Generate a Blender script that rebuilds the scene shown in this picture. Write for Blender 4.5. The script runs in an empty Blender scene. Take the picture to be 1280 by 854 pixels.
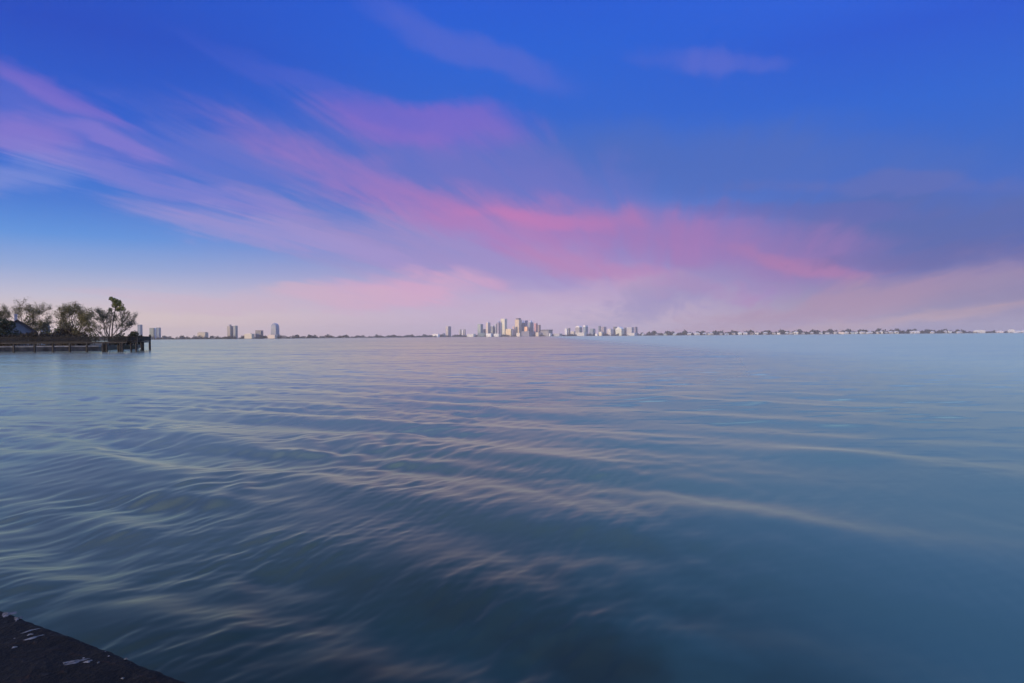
import bpy, math, random
import numpy as np
from mathutils import Vector, Matrix

C = bpy.context.scene.collection
SC = bpy.context.scene
R = math.radians
H = 2.5                     # eye height above the water
F = 853.3                   # focal length in photograph pixels (24 mm on 36 mm)


def srgb(r, g, b):
    def f(c):
        c = c / 255.0
        return c / 12.92 if c <= 0.04045 else ((c + 0.055) / 1.055) ** 2.4
    return (f(r), f(g), f(b), 1.0)


# ------------------------------------------------------------------ camera
cam_d = bpy.data.cameras.new('camera')
cam_d.lens = 24.0
cam_d.sensor_width = 36.0
cam_d.clip_start = 0.05
cam_d.clip_end = 60000.0
cam = bpy.data.objects.new('camera', cam_d)
C.objects.link(cam)
cam.matrix_world = (Matrix.Translation((0, 0, H)) @ Matrix.Rotation(R(90 - 0.43), 4, 'X')
                    @ Matrix.Rotation(R(-0.43), 4, 'Z'))
SC.camera = cam

# ------------------------------------------------------------------ exposure
SC.view_settings.view_transform = 'Standard'
SC.view_settings.look = 'None'
SC.view_settings.gamma = 1.0
SC.view_settings.use_curve_mapping = False
SC.view_settings.exposure = 0.0

# ------------------------------------------------------------------ sun
TO_SUN = Vector((-0.78, -0.62, 0)).normalized() * math.cos(R(7)) + Vector((0, 0, math.sin(R(7))))
sun_d = bpy.data.lights.new('sun', 'SUN')
sun_d.energy = 4.0
sun_d.angle = R(0.5)
sun_d.color = (1.0, 0.76, 0.48)
sun = bpy.data.objects.new('sun', sun_d)
sun.rotation_euler = TO_SUN.to_track_quat('Z', 'Y').to_euler()
sun.location = (-300, -250, 120)
C.objects.link(sun)


# ------------------------------------------------------------------ node helpers
class NT:
    def __init__(self, tree):
        self.t = tree
        tree.nodes.clear()

    def n(self, kind, **props):
        nd = self.t.nodes.new(kind)
        for k, v in props.items():
            setattr(nd, k, v)
        return nd

    def put(self, sock, v):
        if v is None:
            return
        if hasattr(v, 'is_output'):
            self.t.links.new(v, sock)
        else:
            sock.default_value = v

    def math(self, op, a, b=None, c=None, clamp=False):
        nd = self.n('ShaderNodeMath', operation=op, use_clamp=clamp)
        self.put(nd.inputs[0], a)
        self.put(nd.inputs[1], b)
        self.put(nd.inputs[2], c)
        return nd.outputs[0]

    def vmath(self, op, a, b=None, scale=None):
        nd = self.n('ShaderNodeVectorMath', operation=op)
        self.put(nd.inputs[0], a)
        self.put(nd.inputs[1], b)
        if scale is not None:
            self.put(nd.inputs['Scale'], scale)
        return nd.outputs['Value'] if op in ('LENGTH', 'DOT_PRODUCT') else nd.outputs[0]

    def mix(self, fac, a, b, blend='MIX'):
        nd = self.n('ShaderNodeMix', data_type='RGBA', blend_type=blend)
        self.put(nd.inputs['Factor'], fac)
        self.put(nd.inputs[6], a)
        self.put(nd.inputs[7], b)
        return nd.outputs[2]

    def range(self, v, a, b, c=0.0, d=1.0, smooth=True):
        nd = self.n('ShaderNodeMapRange', interpolation_type='SMOOTHSTEP' if smooth else 'LINEAR')
        for i, x in enumerate((v, a, b, c, d)):
            self.put(nd.inputs[i], x)
        return nd.outputs[0]

    def noise(self, vec, scale, detail=4.0, rough=0.55, out='Fac', dist=0.0):
        nd = self.n('ShaderNodeTexNoise')
        self.put(nd.inputs['Vector'], vec)
        nd.inputs['Scale'].default_value = scale
        nd.inputs['Detail'].default_value = detail
        nd.inputs['Roughness'].default_value = rough
        nd.inputs['Distortion'].default_value = dist
        return nd.outputs[out]

    def mapping(self, vec, loc=(0, 0, 0), rot=(0, 0, 0), scale=(1, 1, 1), kind='POINT'):
        nd = self.n('ShaderNodeMapping', vector_type=kind)
        self.put(nd.inputs[0], vec)
        nd.inputs['Location'].default_value = loc
        nd.inputs['Rotation'].default_value = rot
        nd.inputs['Scale'].default_value = scale
        return nd.outputs[0]

    def comb(self, x, y, z=0.0):
        nd = self.n('ShaderNodeCombineXYZ')
        for i, v in enumerate((x, y, z)):
            self.put(nd.inputs[i], v)
        return nd.outputs[0]

    def ramp(self, fac, stops):
        nd = self.n('ShaderNodeValToRGB')
        e = nd.color_ramp.elements
        while len(e) > 1:
            e.remove(e[-1])
        e[0].position, e[0].color = stops[0]
        for p, c in stops[1:]:
            k = e.new(p)
            k.color = c
        self.put(nd.inputs[0], fac)
        return nd.outputs[0]


# ------------------------------------------------------------------ sky: dusk gradients and cirrus in the directions of the real sky
world = bpy.data.worlds.new('World')
SC.world = world
world.use_nodes = True
W = NT(world.node_tree)


def lin2(r, g, b):
    return (r, g, b, 1.0)


def build_world():
    d = W.n('ShaderNodeTexCoord').outputs['Generated']
    sep = W.n('ShaderNodeSeparateXYZ')
    W.put(sep.inputs[0], d)
    x, y, z = sep.outputs
    hor = W.math('SQRT', W.math('ADD', W.math('MULTIPLY', x, x), W.math('MULTIPLY', y, y)))
    hor = W.math('MAXIMUM', hor, 0.001)
    tel = W.math('DIVIDE', W.math('MAXIMUM', z, 0.0), hor)          # tangent of the elevation
    saz = W.math('DIVIDE', x, hor)                                   # sine of the azimuth
    az = W.math('ARCTAN2', x, y)
    el = W.math('ARCTAN2', z, hor)
    p = W.math('MINIMUM', tel, 1.0)
    hl, hm_, hr = (0.95, 0.90, 1.70, 1.0), (0.72, 0.82, 1.58, 1.0), (0.58, 0.86, 1.58, 1.0)  # sky above the view, added brightness for the water to reflect
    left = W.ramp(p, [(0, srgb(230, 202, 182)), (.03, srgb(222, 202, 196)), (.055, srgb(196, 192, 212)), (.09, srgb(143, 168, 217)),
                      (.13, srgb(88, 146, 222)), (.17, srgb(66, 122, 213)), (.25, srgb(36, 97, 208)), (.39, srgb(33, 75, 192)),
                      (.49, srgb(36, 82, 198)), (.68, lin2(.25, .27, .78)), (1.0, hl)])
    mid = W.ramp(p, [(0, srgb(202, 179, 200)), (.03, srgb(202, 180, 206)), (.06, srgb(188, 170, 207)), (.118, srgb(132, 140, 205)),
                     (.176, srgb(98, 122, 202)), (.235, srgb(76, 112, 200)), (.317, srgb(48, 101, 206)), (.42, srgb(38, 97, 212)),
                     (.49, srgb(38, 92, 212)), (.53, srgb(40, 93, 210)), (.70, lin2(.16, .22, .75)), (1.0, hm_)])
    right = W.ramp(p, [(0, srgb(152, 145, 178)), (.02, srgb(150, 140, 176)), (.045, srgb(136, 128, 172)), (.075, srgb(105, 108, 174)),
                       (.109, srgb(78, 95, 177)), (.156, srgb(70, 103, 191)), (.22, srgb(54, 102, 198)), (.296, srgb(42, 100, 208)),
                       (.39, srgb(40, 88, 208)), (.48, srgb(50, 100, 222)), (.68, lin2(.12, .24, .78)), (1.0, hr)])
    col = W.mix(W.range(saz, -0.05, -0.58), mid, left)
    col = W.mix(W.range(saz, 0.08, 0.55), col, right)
    col = W.mix(W.range(tel, 0.10, 0.26), col, W.mix(1.0, col, (0.72, 0.95, 1.0, 1.0), 'MULTIPLY'))
    col = W.mix(W.range(el, 0.80, 1.15), col, (1.10, 1.26, 2.15, 1.0))      # bright zenith added out of view to lift the light on the water

    # cirrus fibres: a flat layer high up, drawn out towards one point of the horizon
    VP = R(15)
    q = W.math('MAXIMUM', W.math('ADD', z, 0.05), 0.02)
    px, py = W.math('DIVIDE', x, q), W.math('DIVIDE', y, q)
    u = W.math('SUBTRACT', W.math('MULTIPLY', px, math.cos(VP)), W.math('MULTIPLY', py, math.sin(VP)))
    v = W.math('ADD', W.math('MULTIPLY', px, math.sin(VP)), W.math('MULTIPLY', py, math.cos(VP)))
    plane = W.comb(u, W.math('MULTIPLY', v, 0.16), 0.0)
    warp = W.noise(plane, 0.9, 3, 0.5, 'Color')
    plane2 = W.vmath('ADD', plane, W.vmath('SCALE', W.vmath('SUBTRACT', warp, (0.5, 0.5, 0.5)), scale=1.1))
    fib = W.range(W.noise(plane2, 1.9, 6, 0.6), 0.33, 0.70)
    fine = W.range(W.noise(plane2, 8.0, 5, 0.62), 0.28, 0.74)
    fibre = W.math('ADD', W.math('MULTIPLY', fib, 0.72), W.math('MULTIPLY', fine, 0.28))

    ang = W.comb(az, el, 0.0)
    w1 = W.noise(ang, 7.0, 4, 0.55, 'Color')
    w2 = W.noise(W.mapping(ang, loc=(3, 1, 0), rot=(0, 0, R(14)), scale=(9, 30, 1)), 1.0, 3, 0.5, 'Color')
    ang = W.vmath('ADD', ang, W.vmath('SCALE', W.vmath('SUBTRACT', w1, (0.5, 0.5, 0.5)), scale=0.055))
    ang = W.vmath('ADD', ang, W.vmath('SCALE', W.vmath('SUBTRACT', w2, (0.5, 0.5, 0.5)), scale=0.03))

    def patch(col, x, y, hl, hw, tilt, rgb, strength, grain=0.7, soft=1.0):
        uu = (x - 640) / F
        vv = (420.6 - 0.0075 * (x - 640) - y) / F
        a = math.atan(uu)
        e = math.atan(vv / math.hypot(1, uu))
        k = 1.0 / math.hypot(1, uu)
        m = W.mapping(ang, loc=(a, e, 0), rot=(0, 0, R(-tilt)), scale=(hl / F * k, hw / F * k, 1), kind='TEXTURE')
        r = W.vmath('LENGTH', m)
        m0 = W.range(r, 1.3, 0.05)
        f = W.math('MULTIPLY_ADD', W.math('SUBTRACT', fibre, 0.5), grain * 0.75, m0)
        f = W.math('MULTIPLY', W.range(f, 0.08, 1.0), W.range(m0, 0.0, 0.3))
        f = W.math('MULTIPLY', f, strength, clamp=True)
        return W.mix(f, col, srgb(*rgb))

    for a in PATCHES:
        col = patch(col, *a)
    nish = W.n('ShaderNodeTexSky', sky_type='NISHITA', sun_disc=False)
    nish.sun_elevation = R(7)
    nish.sun_rotation = math.atan2(TO_SUN.x, TO_SUN.y)
    b1 = W.n('ShaderNodeBackground')
    W.put(b1.inputs[0], col)
    b1.inputs[1].default_value = 0.97
    b2 = W.n('ShaderNodeBackground')
    W.put(b2.inputs[0], nish.outputs[0])
    b2.inputs[1].default_value = 0.004
    add = W.n('ShaderNodeAddShader')
    W.put(add.inputs[0], b1.outputs[0])
    W.put(add.inputs[1], b2.outputs[0])
    out = W.n('ShaderNodeOutputWorld')
    W.put(out.inputs[0], add.outputs[0])


PATCHES = [
    # px, py, half length, half width, tilt down to the right, colour, strength, grain
    (1130, 290, 300, 75, 3, (80, 98, 168), .7, .7),
    (880, 205, 360, 70, 5, (70, 104, 190), .85, .6),
    (600, 238, 410, 90, 12, (112, 112, 196), .75, .9),
    (310, 212, 240, 44, 11, (112, 118, 204), .5, 1.1),
    (640, 325, 420, 60, 8, (160, 140, 200), .85, .9),
    (450, 225, 230, 40, 22, (156, 118, 196), .65, 1.1),
    (690, 283, 310, 46, 8, (178, 120, 186), .72, .8),
    (690, 276, 150, 17, 7, (208, 120, 180), .55, .7),
    (900, 308, 280, 60, 10, (158, 114, 180), .7, .5),
    (790, 345, 190, 22, 12, (190, 126, 180), .6, .8),
    (1000, 330, 120, 16, 16, (186, 118, 168), .55, .6),
    (530, 156, 180, 36, 3, (142, 102, 202), .55, .9),
    (400, 110, 180, 20, 14, (84, 98, 206), .4, 1.0),
    (70, 150, 190, 62, 16, (104, 110, 206), .45, 1.3),
    (75, 114, 130, 20, 20, (150, 112, 204), .42, 1.1),
    (135, 172, 90, 14, 14, (164, 130, 212), .32, 1.2),
    (35, 178, 60, 34, 0, (168, 128, 206), .42, 1.0),
    (30, 222, 90, 28, -8, (138, 148, 218), .5, .9),
    (210, 235, 200, 22, 10, (134, 128, 210), .6, 1.1),
    (330, 290, 250, 22, 10, (164, 148, 210), .55, 1.2),
    (600, 66, 170, 26, 18, (88, 104, 206), .55, 1.2),
    (890, 78, 130, 24, 13, (98, 108, 206), .55, 1.2),
    (500, 362, 175, 30, -4, (216, 168, 202), .85, .8),
    (330, 372, 250, 24, -2, (208, 180, 200), .55, .8),
    (700, 372, 200, 24, -6, (198, 170, 202), .6, .9),
    (830, 372, 150, 38, -16, (144, 138, 188), .5, 1.1),
    (1010, 390, 250, 28, -9, (186, 148, 172), .75, .6),
    (1130, 364, 280, 36, -9, (160, 134, 172), .7, .7),
    (1240, 372, 120, 40, -4, (142, 130, 172), .6, .9),
    (1090, 236, 260, 16, 5, (92, 106, 184), .6, 1.2),
    (1190, 322, 220, 18, 1, (94, 96, 166), .6, 1.2),
    (1000, 268, 240, 14, 6, (96, 100, 178), .5, 1.2),
    (1080, 404, 260, 12, -3, (200, 164, 168), .6, .6),
]
build_world()
world.cycles.sampling_method = 'MANUAL'
world.cycles.sample_map_resolution = 1024


# ------------------------------------------------------------------ object helpers
def mesh_obj(name, verts, faces, mat, parent=None, smooth=False):
    me = bpy.data.meshes.new(name)
    me.from_pydata([tuple(v) for v in verts], [], faces)
    me.update()
    if smooth:
        me.shade_smooth()
    o = bpy.data.objects.new(name, me)
    for m in (mat if isinstance(mat, (list, tuple)) else [mat]):
        me.materials.append(m)
    C.objects.link(o)
    if parent:
        o.parent = parent
    return o


def tag(o, label, cat, group=None):
    o['label'] = label
    o['category'] = cat
    if group:
        o['group'] = group
    return o


def thing(name, label, cat, loc=(0, 0, 0), rz=0.0, group=None):
    o = bpy.data.objects.new(name, None)
    C.objects.link(o)
    o.location = loc
    o.rotation_euler = (0, 0, rz)
    return tag(o, label, cat, group)


class MB:
    """collects shapes into one mesh"""
    def __init__(self):
        self.v, self.f = [], []

    def poly(self, pts, faces):
        b = len(self.v)
        self.v += [Vector(p) for p in pts]
        self.f += [tuple(b + i for i in fc) for fc in faces]

    def box(self, x0, x1, y0, y1, z0, z1, rot=0.0, taper=1.0):
        cx, cy = (x0 + x1) / 2, (y0 + y1) / 2
        pts = []
        for zz, t in ((z0, 1.0), (z1, taper)):
            for sx, sy in ((-1, -1), (1, -1), (1, 1), (-1, 1)):
                dx, dy = sx * (x1 - x0) / 2 * t, sy * (y1 - y0) / 2 * t
                pts.append((cx + dx * math.cos(rot) - dy * math.sin(rot), cy + dx * math.sin(rot) + dy * math.cos(rot), zz))
        self.poly(pts, [(3, 2, 1, 0), (4, 5, 6, 7), (0, 1, 5, 4), (1, 2, 6, 5), (2, 3, 7, 6), (3, 0, 4, 7)])

    def beam(self, a, b, w, h):
        a, b = Vector(a), Vector(b)
        d = (b - a).normalized()
        s = d.cross(Vector((0, 0, 1)))
        s = s.normalized() if s.length > 1e-4 else Vector((1, 0, 0))
        t = s.cross(d)
        pts = [q + s * i * w / 2 + t * j * h / 2 for q in (a, b) for i, j in ((-1, -1), (1, -1), (1, 1), (-1, 1))]
        self.poly(pts, [(3, 2, 1, 0), (4, 5, 6, 7), (0, 1, 5, 4), (1, 2, 6, 5), (2, 3, 7, 6), (3, 0, 4, 7)])

    def tube(self, pts, rad, n=6):
        rings = []
        prev = None
        for i, p in enumerate(pts):
            a = pts[max(i - 1, 0)]
            b = pts[min(i + 1, len(pts) - 1)]
            d = (Vector(b) - Vector(a)).normalized()
            if prev is None:
                s = d.cross(Vector((0.3, 0.9, 0.2))).normalized()
            else:
                s = (prev - d * prev.dot(d)).normalized()
            prev = s
            t = d.cross(s)
            rings.append([Vector(p) + (s * math.cos(k * 2 * math.pi / n) + t * math.sin(k * 2 * math.pi / n)) * rad[i] for k in range(n)])
        b = len(self.v)
        for r in rings:
            self.v += r
        for i in range(len(rings) - 1):
            for k in range(n):
                k2 = (k + 1) % n
                self.f.append((b + i * n + k, b + i * n + k2, b + (i + 1) * n + k2, b + (i + 1) * n + k))
        self.f.append(tuple(b + k for k in reversed(range(n))))
        self.f.append(tuple(b + (len(rings) - 1) * n + k for k in range(n)))

    def cyl(self, x, y, z0, z1, r0, r1=None, n=10):
        self.tube([(x, y, z0), (x, y, z1)], [r0, r1 if r1 is not None else r0], n)

    def build(self, name, mat, parent=None, smooth=False):
        return mesh_obj(name, self.v, self.f, mat, parent, smooth)


def hor(px):
    return 420.6 - 0.0075 * (px - 640)


def X(px, D):
    return (px - 640) / F * D


def Z(px, py, D):
    return H + (hor(px) - py) / F * D


def new_mat(name):
    m = bpy.data.materials.new(name)
    m.use_nodes = True
    t = NT(m.node_tree)
    return m, t


def finish(t, color, rough=0.8, bump=None, bump_d=0.02, spec=0.5, **kw):
    p = t.n('ShaderNodeBsdfPrincipled')
    t.put(p.inputs['Base Color'], color)
    t.put(p.inputs['Roughness'], rough)
    t.put(p.inputs['Specular IOR Level'], spec)
    if bump is not None:
        b = t.n('ShaderNodeBump')
        b.inputs['Distance'].default_value = bump_d
        t.put(b.inputs['Height'], bump)
        t.put(p.inputs['Normal'], b.outputs[0])
    o = t.n('ShaderNodeOutputMaterial')
    t.put(o.inputs[0], p.outputs[0])
    return p


def lin(r, g, b):
    return (r, g, b, 1.0)


def mottled(name, c1, c2, scale=1.0, rough=0.85, bump=0.0, spec=0.3):
    m, t = new_mat(name)
    pos = t.n('ShaderNodeTexCoord').outputs['Object']
    n = t.noise(pos, scale, 5, 0.6)
    finish(t, t.mix(t.range(n, 0.3, 0.7), lin(*c1), lin(*c2)), rough, n if bump else None, bump, spec)
    return m


_fac = {}


def facade(wall, glass, floor=3.8, bay=4.2, share=0.5, rough_glass=0.25):
    key = (wall, glass, floor, bay, share)
    if key in _fac:
        return _fac[key]
    m, t = new_mat('facade')
    pos = t.n('ShaderNodeTexCoord').outputs['Object']
    s = t.n('ShaderNodeSeparateXYZ')
    t.put(s.inputs[0], pos)
    fz = t.math('LESS_THAN', t.math('FRACT', t.math('DIVIDE', s.outputs[2], floor)), share)
    fx = t.math('LESS_THAN', t.math('FRACT', t.math('DIVIDE', t.math('ADD', s.outputs[0], t.math('MULTIPLY', s.outputs[1], 1.0)), bay)), 0.72)
    nrm = t.n('ShaderNodeSeparateXYZ')
    t.put(nrm.inputs[0], t.n('ShaderNodeTexCoord').outputs['Normal'])
    side = t.math('LESS_THAN', nrm.outputs[2], 0.5)
    w = t.math('MULTIPLY', t.math('MULTIPLY', fz, fx), side)
    n = t.noise(pos, 0.05, 3)
    wc = t.mix(t.math('MULTIPLY', n, 0.35), lin(*wall), lin(*[c * 0.6 for c in wall]))
    finish(t, t.mix(w, wc, lin(*glass)), t.math('MULTIPLY_ADD', w, rough_glass - 0.8, 0.8), None)
    _fac[key] = m
    return m


# ------------------------------------------------------------------ water
def water_material():
    m, t = new_mat('bay_water')
    geo = t.n('ShaderNodeNewGeometry')
    pos = geo.outputs['Position']
    s = t.n('ShaderNodeSeparateXYZ')
    t.put(s.inputs[0], pos)
    flat = t.comb(s.outputs[0], s.outputs[1], 0.0)
    dist = t.vmath('LENGTH', flat)
    # small waves that the mesh is too coarse to carry, as slopes; their steeper faces look to the shore
    ruff = t.range(t.math('MULTIPLY_ADD', s.outputs[1], -0.05, s.outputs[0]), -8.0, 45.0)      # open, windier water on this side
    rip = t.noise(t.mapping(flat, rot=(0, 0, R(14)), scale=(0.40, 1.5, 1)), 1.0, 3, 0.55)
    rip2 = t.noise(t.mapping(flat, rot=(0, 0, R(-8)), scale=(0.06, 0.30, 1)), 1.0, 4, 0.55)
    iso = t.noise(t.mapping(flat, scale=(1.5, 3.0, 1)), 1.0, 2, 0.5, 'Color')
    gust = t.range(t.noise(t.mapping(flat, scale=(0.012, 0.035, 1)), 1.0, 3, 0.5), 0.33, 0.66, 0.35, 1.25)
    f1 = t.math('MULTIPLY', t.math('MAXIMUM', t.math('SUBTRACT', rip, 0.54), 0.0), t.math('MULTIPLY', t.range(dist, 8.0, 26.0, 0.0, 2.0), t.range(dist, 60.0, 200.0, 1.0, 0.3)))
    f2 = t.math('MULTIPLY', t.math('MAXIMUM', t.math('SUBTRACT', rip2, 0.50), 0.0), t.range(dist, 22.0, 90.0, 0.0, 0.7))
    face = t.math('MULTIPLY', t.math('ADD', f1, f2), gust)
    iamp = t.math('ADD', t.math('MULTIPLY_ADD', ruff, 0.20, 0.05), t.range(dist, 220.0, 420.0, 0.0, 0.30))
    iamp = t.math('MULTIPLY', iamp, t.range(dist, 8.0, 40.0))
    sl = t.vmath('ADD', t.vmath('SCALE', t.comb(-0.22, -1.0, 0.0), scale=face),
                 t.vmath('SCALE', t.vmath('SUBTRACT', iso, (0.5, 0.5, 0.5)), scale=iamp))
    sl = t.vmath('MULTIPLY', sl, (1, 1, 0))
    nrm = t.vmath('NORMALIZE', t.vmath('ADD', geo.outputs['Normal'], sl))
    # body of the water: grey teal over a dark, patchy bottom by the wall
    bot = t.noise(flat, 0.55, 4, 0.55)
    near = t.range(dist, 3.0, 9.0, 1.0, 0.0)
    body = t.mix(t.math('MULTIPLY', t.math('MULTIPLY', t.range(bot, 0.35, 0.6), near), t.range(s.outputs[0], 4.0, 0.5)), t.mix(t.range(dist, 12.0, 55.0), t.mix(t.range(s.outputs[0], -1.5, 5.0), lin(0.012, 0.036, 0.038), lin(0.046, 0.112, 0.118)), lin(0.34, 0.42, 0.40)), lin(0.010, 0.017, 0.020))  # far body made pale to stand in for reflected sky light
    lw = t.n('ShaderNodeLayerWeight')
    lw.inputs['Blend'].default_value = 0.5
    t.put(lw.inputs['Normal'], nrm)
    refl = t.math('MULTIPLY_ADD', t.math('POWER', lw.outputs['Facing'], t.math('MULTIPLY', t.ramp(t.math('DIVIDE', dist, 100.0), [(.03, lin(.76, .76, .76)), (.06, lin(.60, .60, .60)), (.09, lin(.38, .38, .38)), (.18, lin(.22, .22, .22)), (.4, lin(.18, .18, .18))]), 10.0)), 0.97, 0.014)
    gl = t.n('ShaderNodeBsdfGlossy')
    t.put(gl.inputs['Color'], t.mix(t.range(dist, 12.0, 110.0), lin(0.96, 0.95, 0.55), lin(0.98, 0.99, 0.63)))
    ro = t.ramp(t.math('DIVIDE', dist, 100.0), [(0.03, lin(.32, .32, .32)), (0.08, lin(.31, .31, .31)), (.18, lin(.28, .28, .28)), (.45, lin(.22, .22, .22)), (.9, lin(.17, .17, .17))])
    t.put(gl.inputs['Roughness'], t.math('MULTIPLY_ADD', ruff, 0.16, ro))
    t.put(gl.inputs['Normal'], nrm)
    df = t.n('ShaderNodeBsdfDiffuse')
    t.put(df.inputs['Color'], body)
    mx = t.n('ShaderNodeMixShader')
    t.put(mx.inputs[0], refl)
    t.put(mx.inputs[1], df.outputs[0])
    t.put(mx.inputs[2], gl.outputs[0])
    o = t.n('ShaderNodeOutputMaterial')
    t.put(o.inputs[0], mx.outputs[0])
    return m


def make_water():
    rng = np.random.default_rng(7)
    v1 = np.linspace(0.0018, 0.62, 900)
    v0 = np.linspace(0.62, 2.2, 60)[1:]
    r = np.concatenate([[40000.0, 12000.0, 4500.0, 2200.0], H / v1, H / v0])
    na = 900
    az = np.radians(np.linspace(-66, 66, na))
    rr, aa = np.meshgrid(r, az, indexing='ij')
    x = rr * np.sin(aa)
    y = rr * np.cos(aa)
    dr = np.abs(np.gradient(r))[:, None]
    rx, ry = np.sin(aa), np.cos(aa)

    def vnoise(xx, yy, scale, seed):
        g = np.random.default_rng(seed)
        out = np.zeros_like(xx)
        for i in range(7):
            th = g.uniform(0, 2 * np.pi)
            k = scale * g.uniform(0.6, 1.7)
            out += np.sin(k * (xx * np.cos(th) + yy * np.sin(th)) + g.uniform(0, 6.28))
        return out / 7 * 1.6

    z = np.zeros_like(x)
    fade_all = 1 - np.clip((rr - 60) / 100, 0, 1)
    pat = [np.clip(0.62 + 0.55 * vnoise(x, y, 2 * np.pi / s, 20 + i), 0.05, 1.5) for i, s in enumerate((16.0, 6.0, 3.2))]
    calm = 1.35 - 0.95 * np.clip((x + 0.5) / 4.0, 0, 1)           # the ripples die out away from the wall

    def group(n, l0, l1, th0, spread, slope, mask):
        nonlocal z
        for i in range(n):
            lam = l0 * (l1 / l0) ** rng.uniform(0, 1)
            th = th0 + rng.normal(0, spread)
            k = 2 * np.pi / lam
            kx, ky = k * math.cos(th), k * math.sin(th)
            ph = np.abs(kx * rx + ky * ry) * dr
            w = np.clip(1.25 - ph / (math.pi * 0.55), 0, 1)
            a = slope / k * math.sqrt(2.0 / n) * rng.uniform(0.6, 1.4)
            z += a * w * mask * np.sin(kx * x + ky * y + rng.uniform(0, 6.283))

    SW = math.atan2(0.90, 0.43)            # swell runs square to the wall
    RP = math.atan2(-0.45, 0.88)           # ripples run along it
    soft = 1.12 - 0.64 * np.clip((x + 1.5) / 6.0, 0, 1)
    fade_sw = 1 - np.clip((rr - 18) / 50, 0, 1)
    group(9, 2.4, 6.0, SW, R(16), 0.085, pat[0] * fade_sw * soft)
    group(12, 1.0, 2.4, SW, R(30), 0.070, pat[1] * fade_sw * soft * soft)
    group(22, 0.45, 1.3, math.atan2(0.35, 0.9), R(45), 0.075, pat[1] * fade_all * soft * soft)
    group(24, 0.16, 0.55, RP, R(15), 0.066, pat[2] * fade_all * calm)
    group(16, 0.10, 0.25, RP + R(12), R(18), 0.030, pat[2] * fade_all * calm)

    # separate swells, each a short ridge with its own crest line
    def ridge(p, q, sig, slope):
        nonlocal z
        P, Q = [np.array([X(a, H * F / (b - hor(a))), H * F / (b - hor(a))]) for a, b in (p, q)]
        c, e = (P + Q) / 2, (Q - P)
        ln = np.hypot(*e)
        e = e / ln
        nn = np.array([-e[1], e[0]])
        t = (x - c[0]) * e[0] + (y - c[1]) * e[1]
        q_ = (x - c[0]) * nn[0] + (y - c[1]) * nn[1] + 0.10 * sig * np.sin(t * 2.1 + p[0]) + 0.12 * (t / ln) ** 2 * ln * 0.3
        mod = np.clip(0.65 + 0.5 * vnoise(x, y, 2 * np.pi / 5.0, int(p[1])), 0, 1.3)
        z += mod * slope * sig * 1.8 * np.exp(-(q_ / sig) ** 2 / 2) * np.exp(-(t / (ln * 0.55)) ** 2)

    ridge((-30, 560), (330, 604), 0.60, 0.085)
    ridge((230, 585), (500, 622), 0.45, 0.10)
    ridge((380, 600), (620, 650), 0.42, 0.10)
    ridge((620, 605), (930, 664), 0.80, 0.085)
    ridge((560, 560), (860, 596), 0.6, 0.07)
    ridge((960, 566), (1330, 600), 0.9, 0.075)
    ridge((200, 535), (560, 552), 0.8, 0.08)
    ridge((60, 650), (300, 690), 0.40, 0.09)
    ridge((330, 668), (560, 720), 0.40, 0.08)
    ridge((700, 700), (1000, 760), 0.6, 0.09)
    ridge((900, 640), (1250, 700), 0.6, 0.08)
    ridge((520, 690), (800, 780), 0.5, 0.09)
    ridge((640, 488), (900, 500), 1.6, 0.045)
    ridge((820, 505), (1200, 528), 1.5, 0.035)
    n_r = len(r)
    co = np.stack([x, y, z], -1).reshape(-1, 3).astype(np.float32)
    idx = np.arange(n_r * na).reshape(n_r, na)
    q = np.stack([idx[:-1, :-1], idx[:-1, 1:], idx[1:, 1:], idx[1:, :-1]], -1).reshape(-1, 4)[:, ::-1]
    me = bpy.data.meshes.new('water')
    me.vertices.add(len(co))
    me.vertices.foreach_set('co', co.ravel())
    me.loops.add(q.size)
    me.loops.foreach_set('vertex_index', q.ravel().astype(np.int32))
    me.polygons.add(len(q))
    me.polygons.foreach_set('loop_start', np.arange(0, q.size, 4, dtype=np.int32))
    me.update(calc_edges=True)
    me.shade_smooth()
    me.materials.append(water_material())
    o = bpy.data.objects.new('water', me)
    C.objects.link(o)
    o['kind'] = 'structure'
    return o


water = make_water()


# ------------------------------------------------------------------ near seawall
def wall_material():
    m, t = new_mat('shaded_algae_concrete')
    pos = t.n('ShaderNodeTexCoord').outputs['Object']
    n1 = t.noise(pos, 3.5, 6, 0.65)
    n2 = t.noise(pos, 26.0, 5, 0.6)
    n3 = t.noise(t.mapping(pos, loc=(4, 2, 1)), 9.0, 4, 0.6)
    c = t.mix(t.range(n1, 0.35, 0.7), lin(0.0022, 0.0023, 0.0022), lin(0.006, 0.0058, 0.0055))  # near-black tones: the shade on the wall is put into the colour
    c = t.mix(t.range(n2, 0.56, 0.72), c, lin(0.013, 0.0125, 0.012))
    rust = t.math('MULTIPLY', t.range(n3, 0.56, 0.68), t.range(n2, 0.45, 0.6))
    c = t.mix(t.math('MULTIPLY', rust, 0.5), c, lin(0.030, 0.012, 0.006))
    vor = t.n('ShaderNodeTexVoronoi')
    vor.inputs['Scale'].default_value = 21.0
    t.put(vor.inputs['Vector'], pos)
    sp = t.math('MULTIPLY', t.math('LESS_THAN', vor.outputs['Distance'], 0.09), t.range(t.noise(pos, 5.0, 2), 0.55, 0.62))
    c = t.mix(sp, c, lin(0.22, 0.20, 0.19))
    h = t.math('ADD', n2, t.math('MULTIPLY', n1, 1.5))
    finish(t, c, 0.9, h, 0.02, 0.15)
    return m


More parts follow.
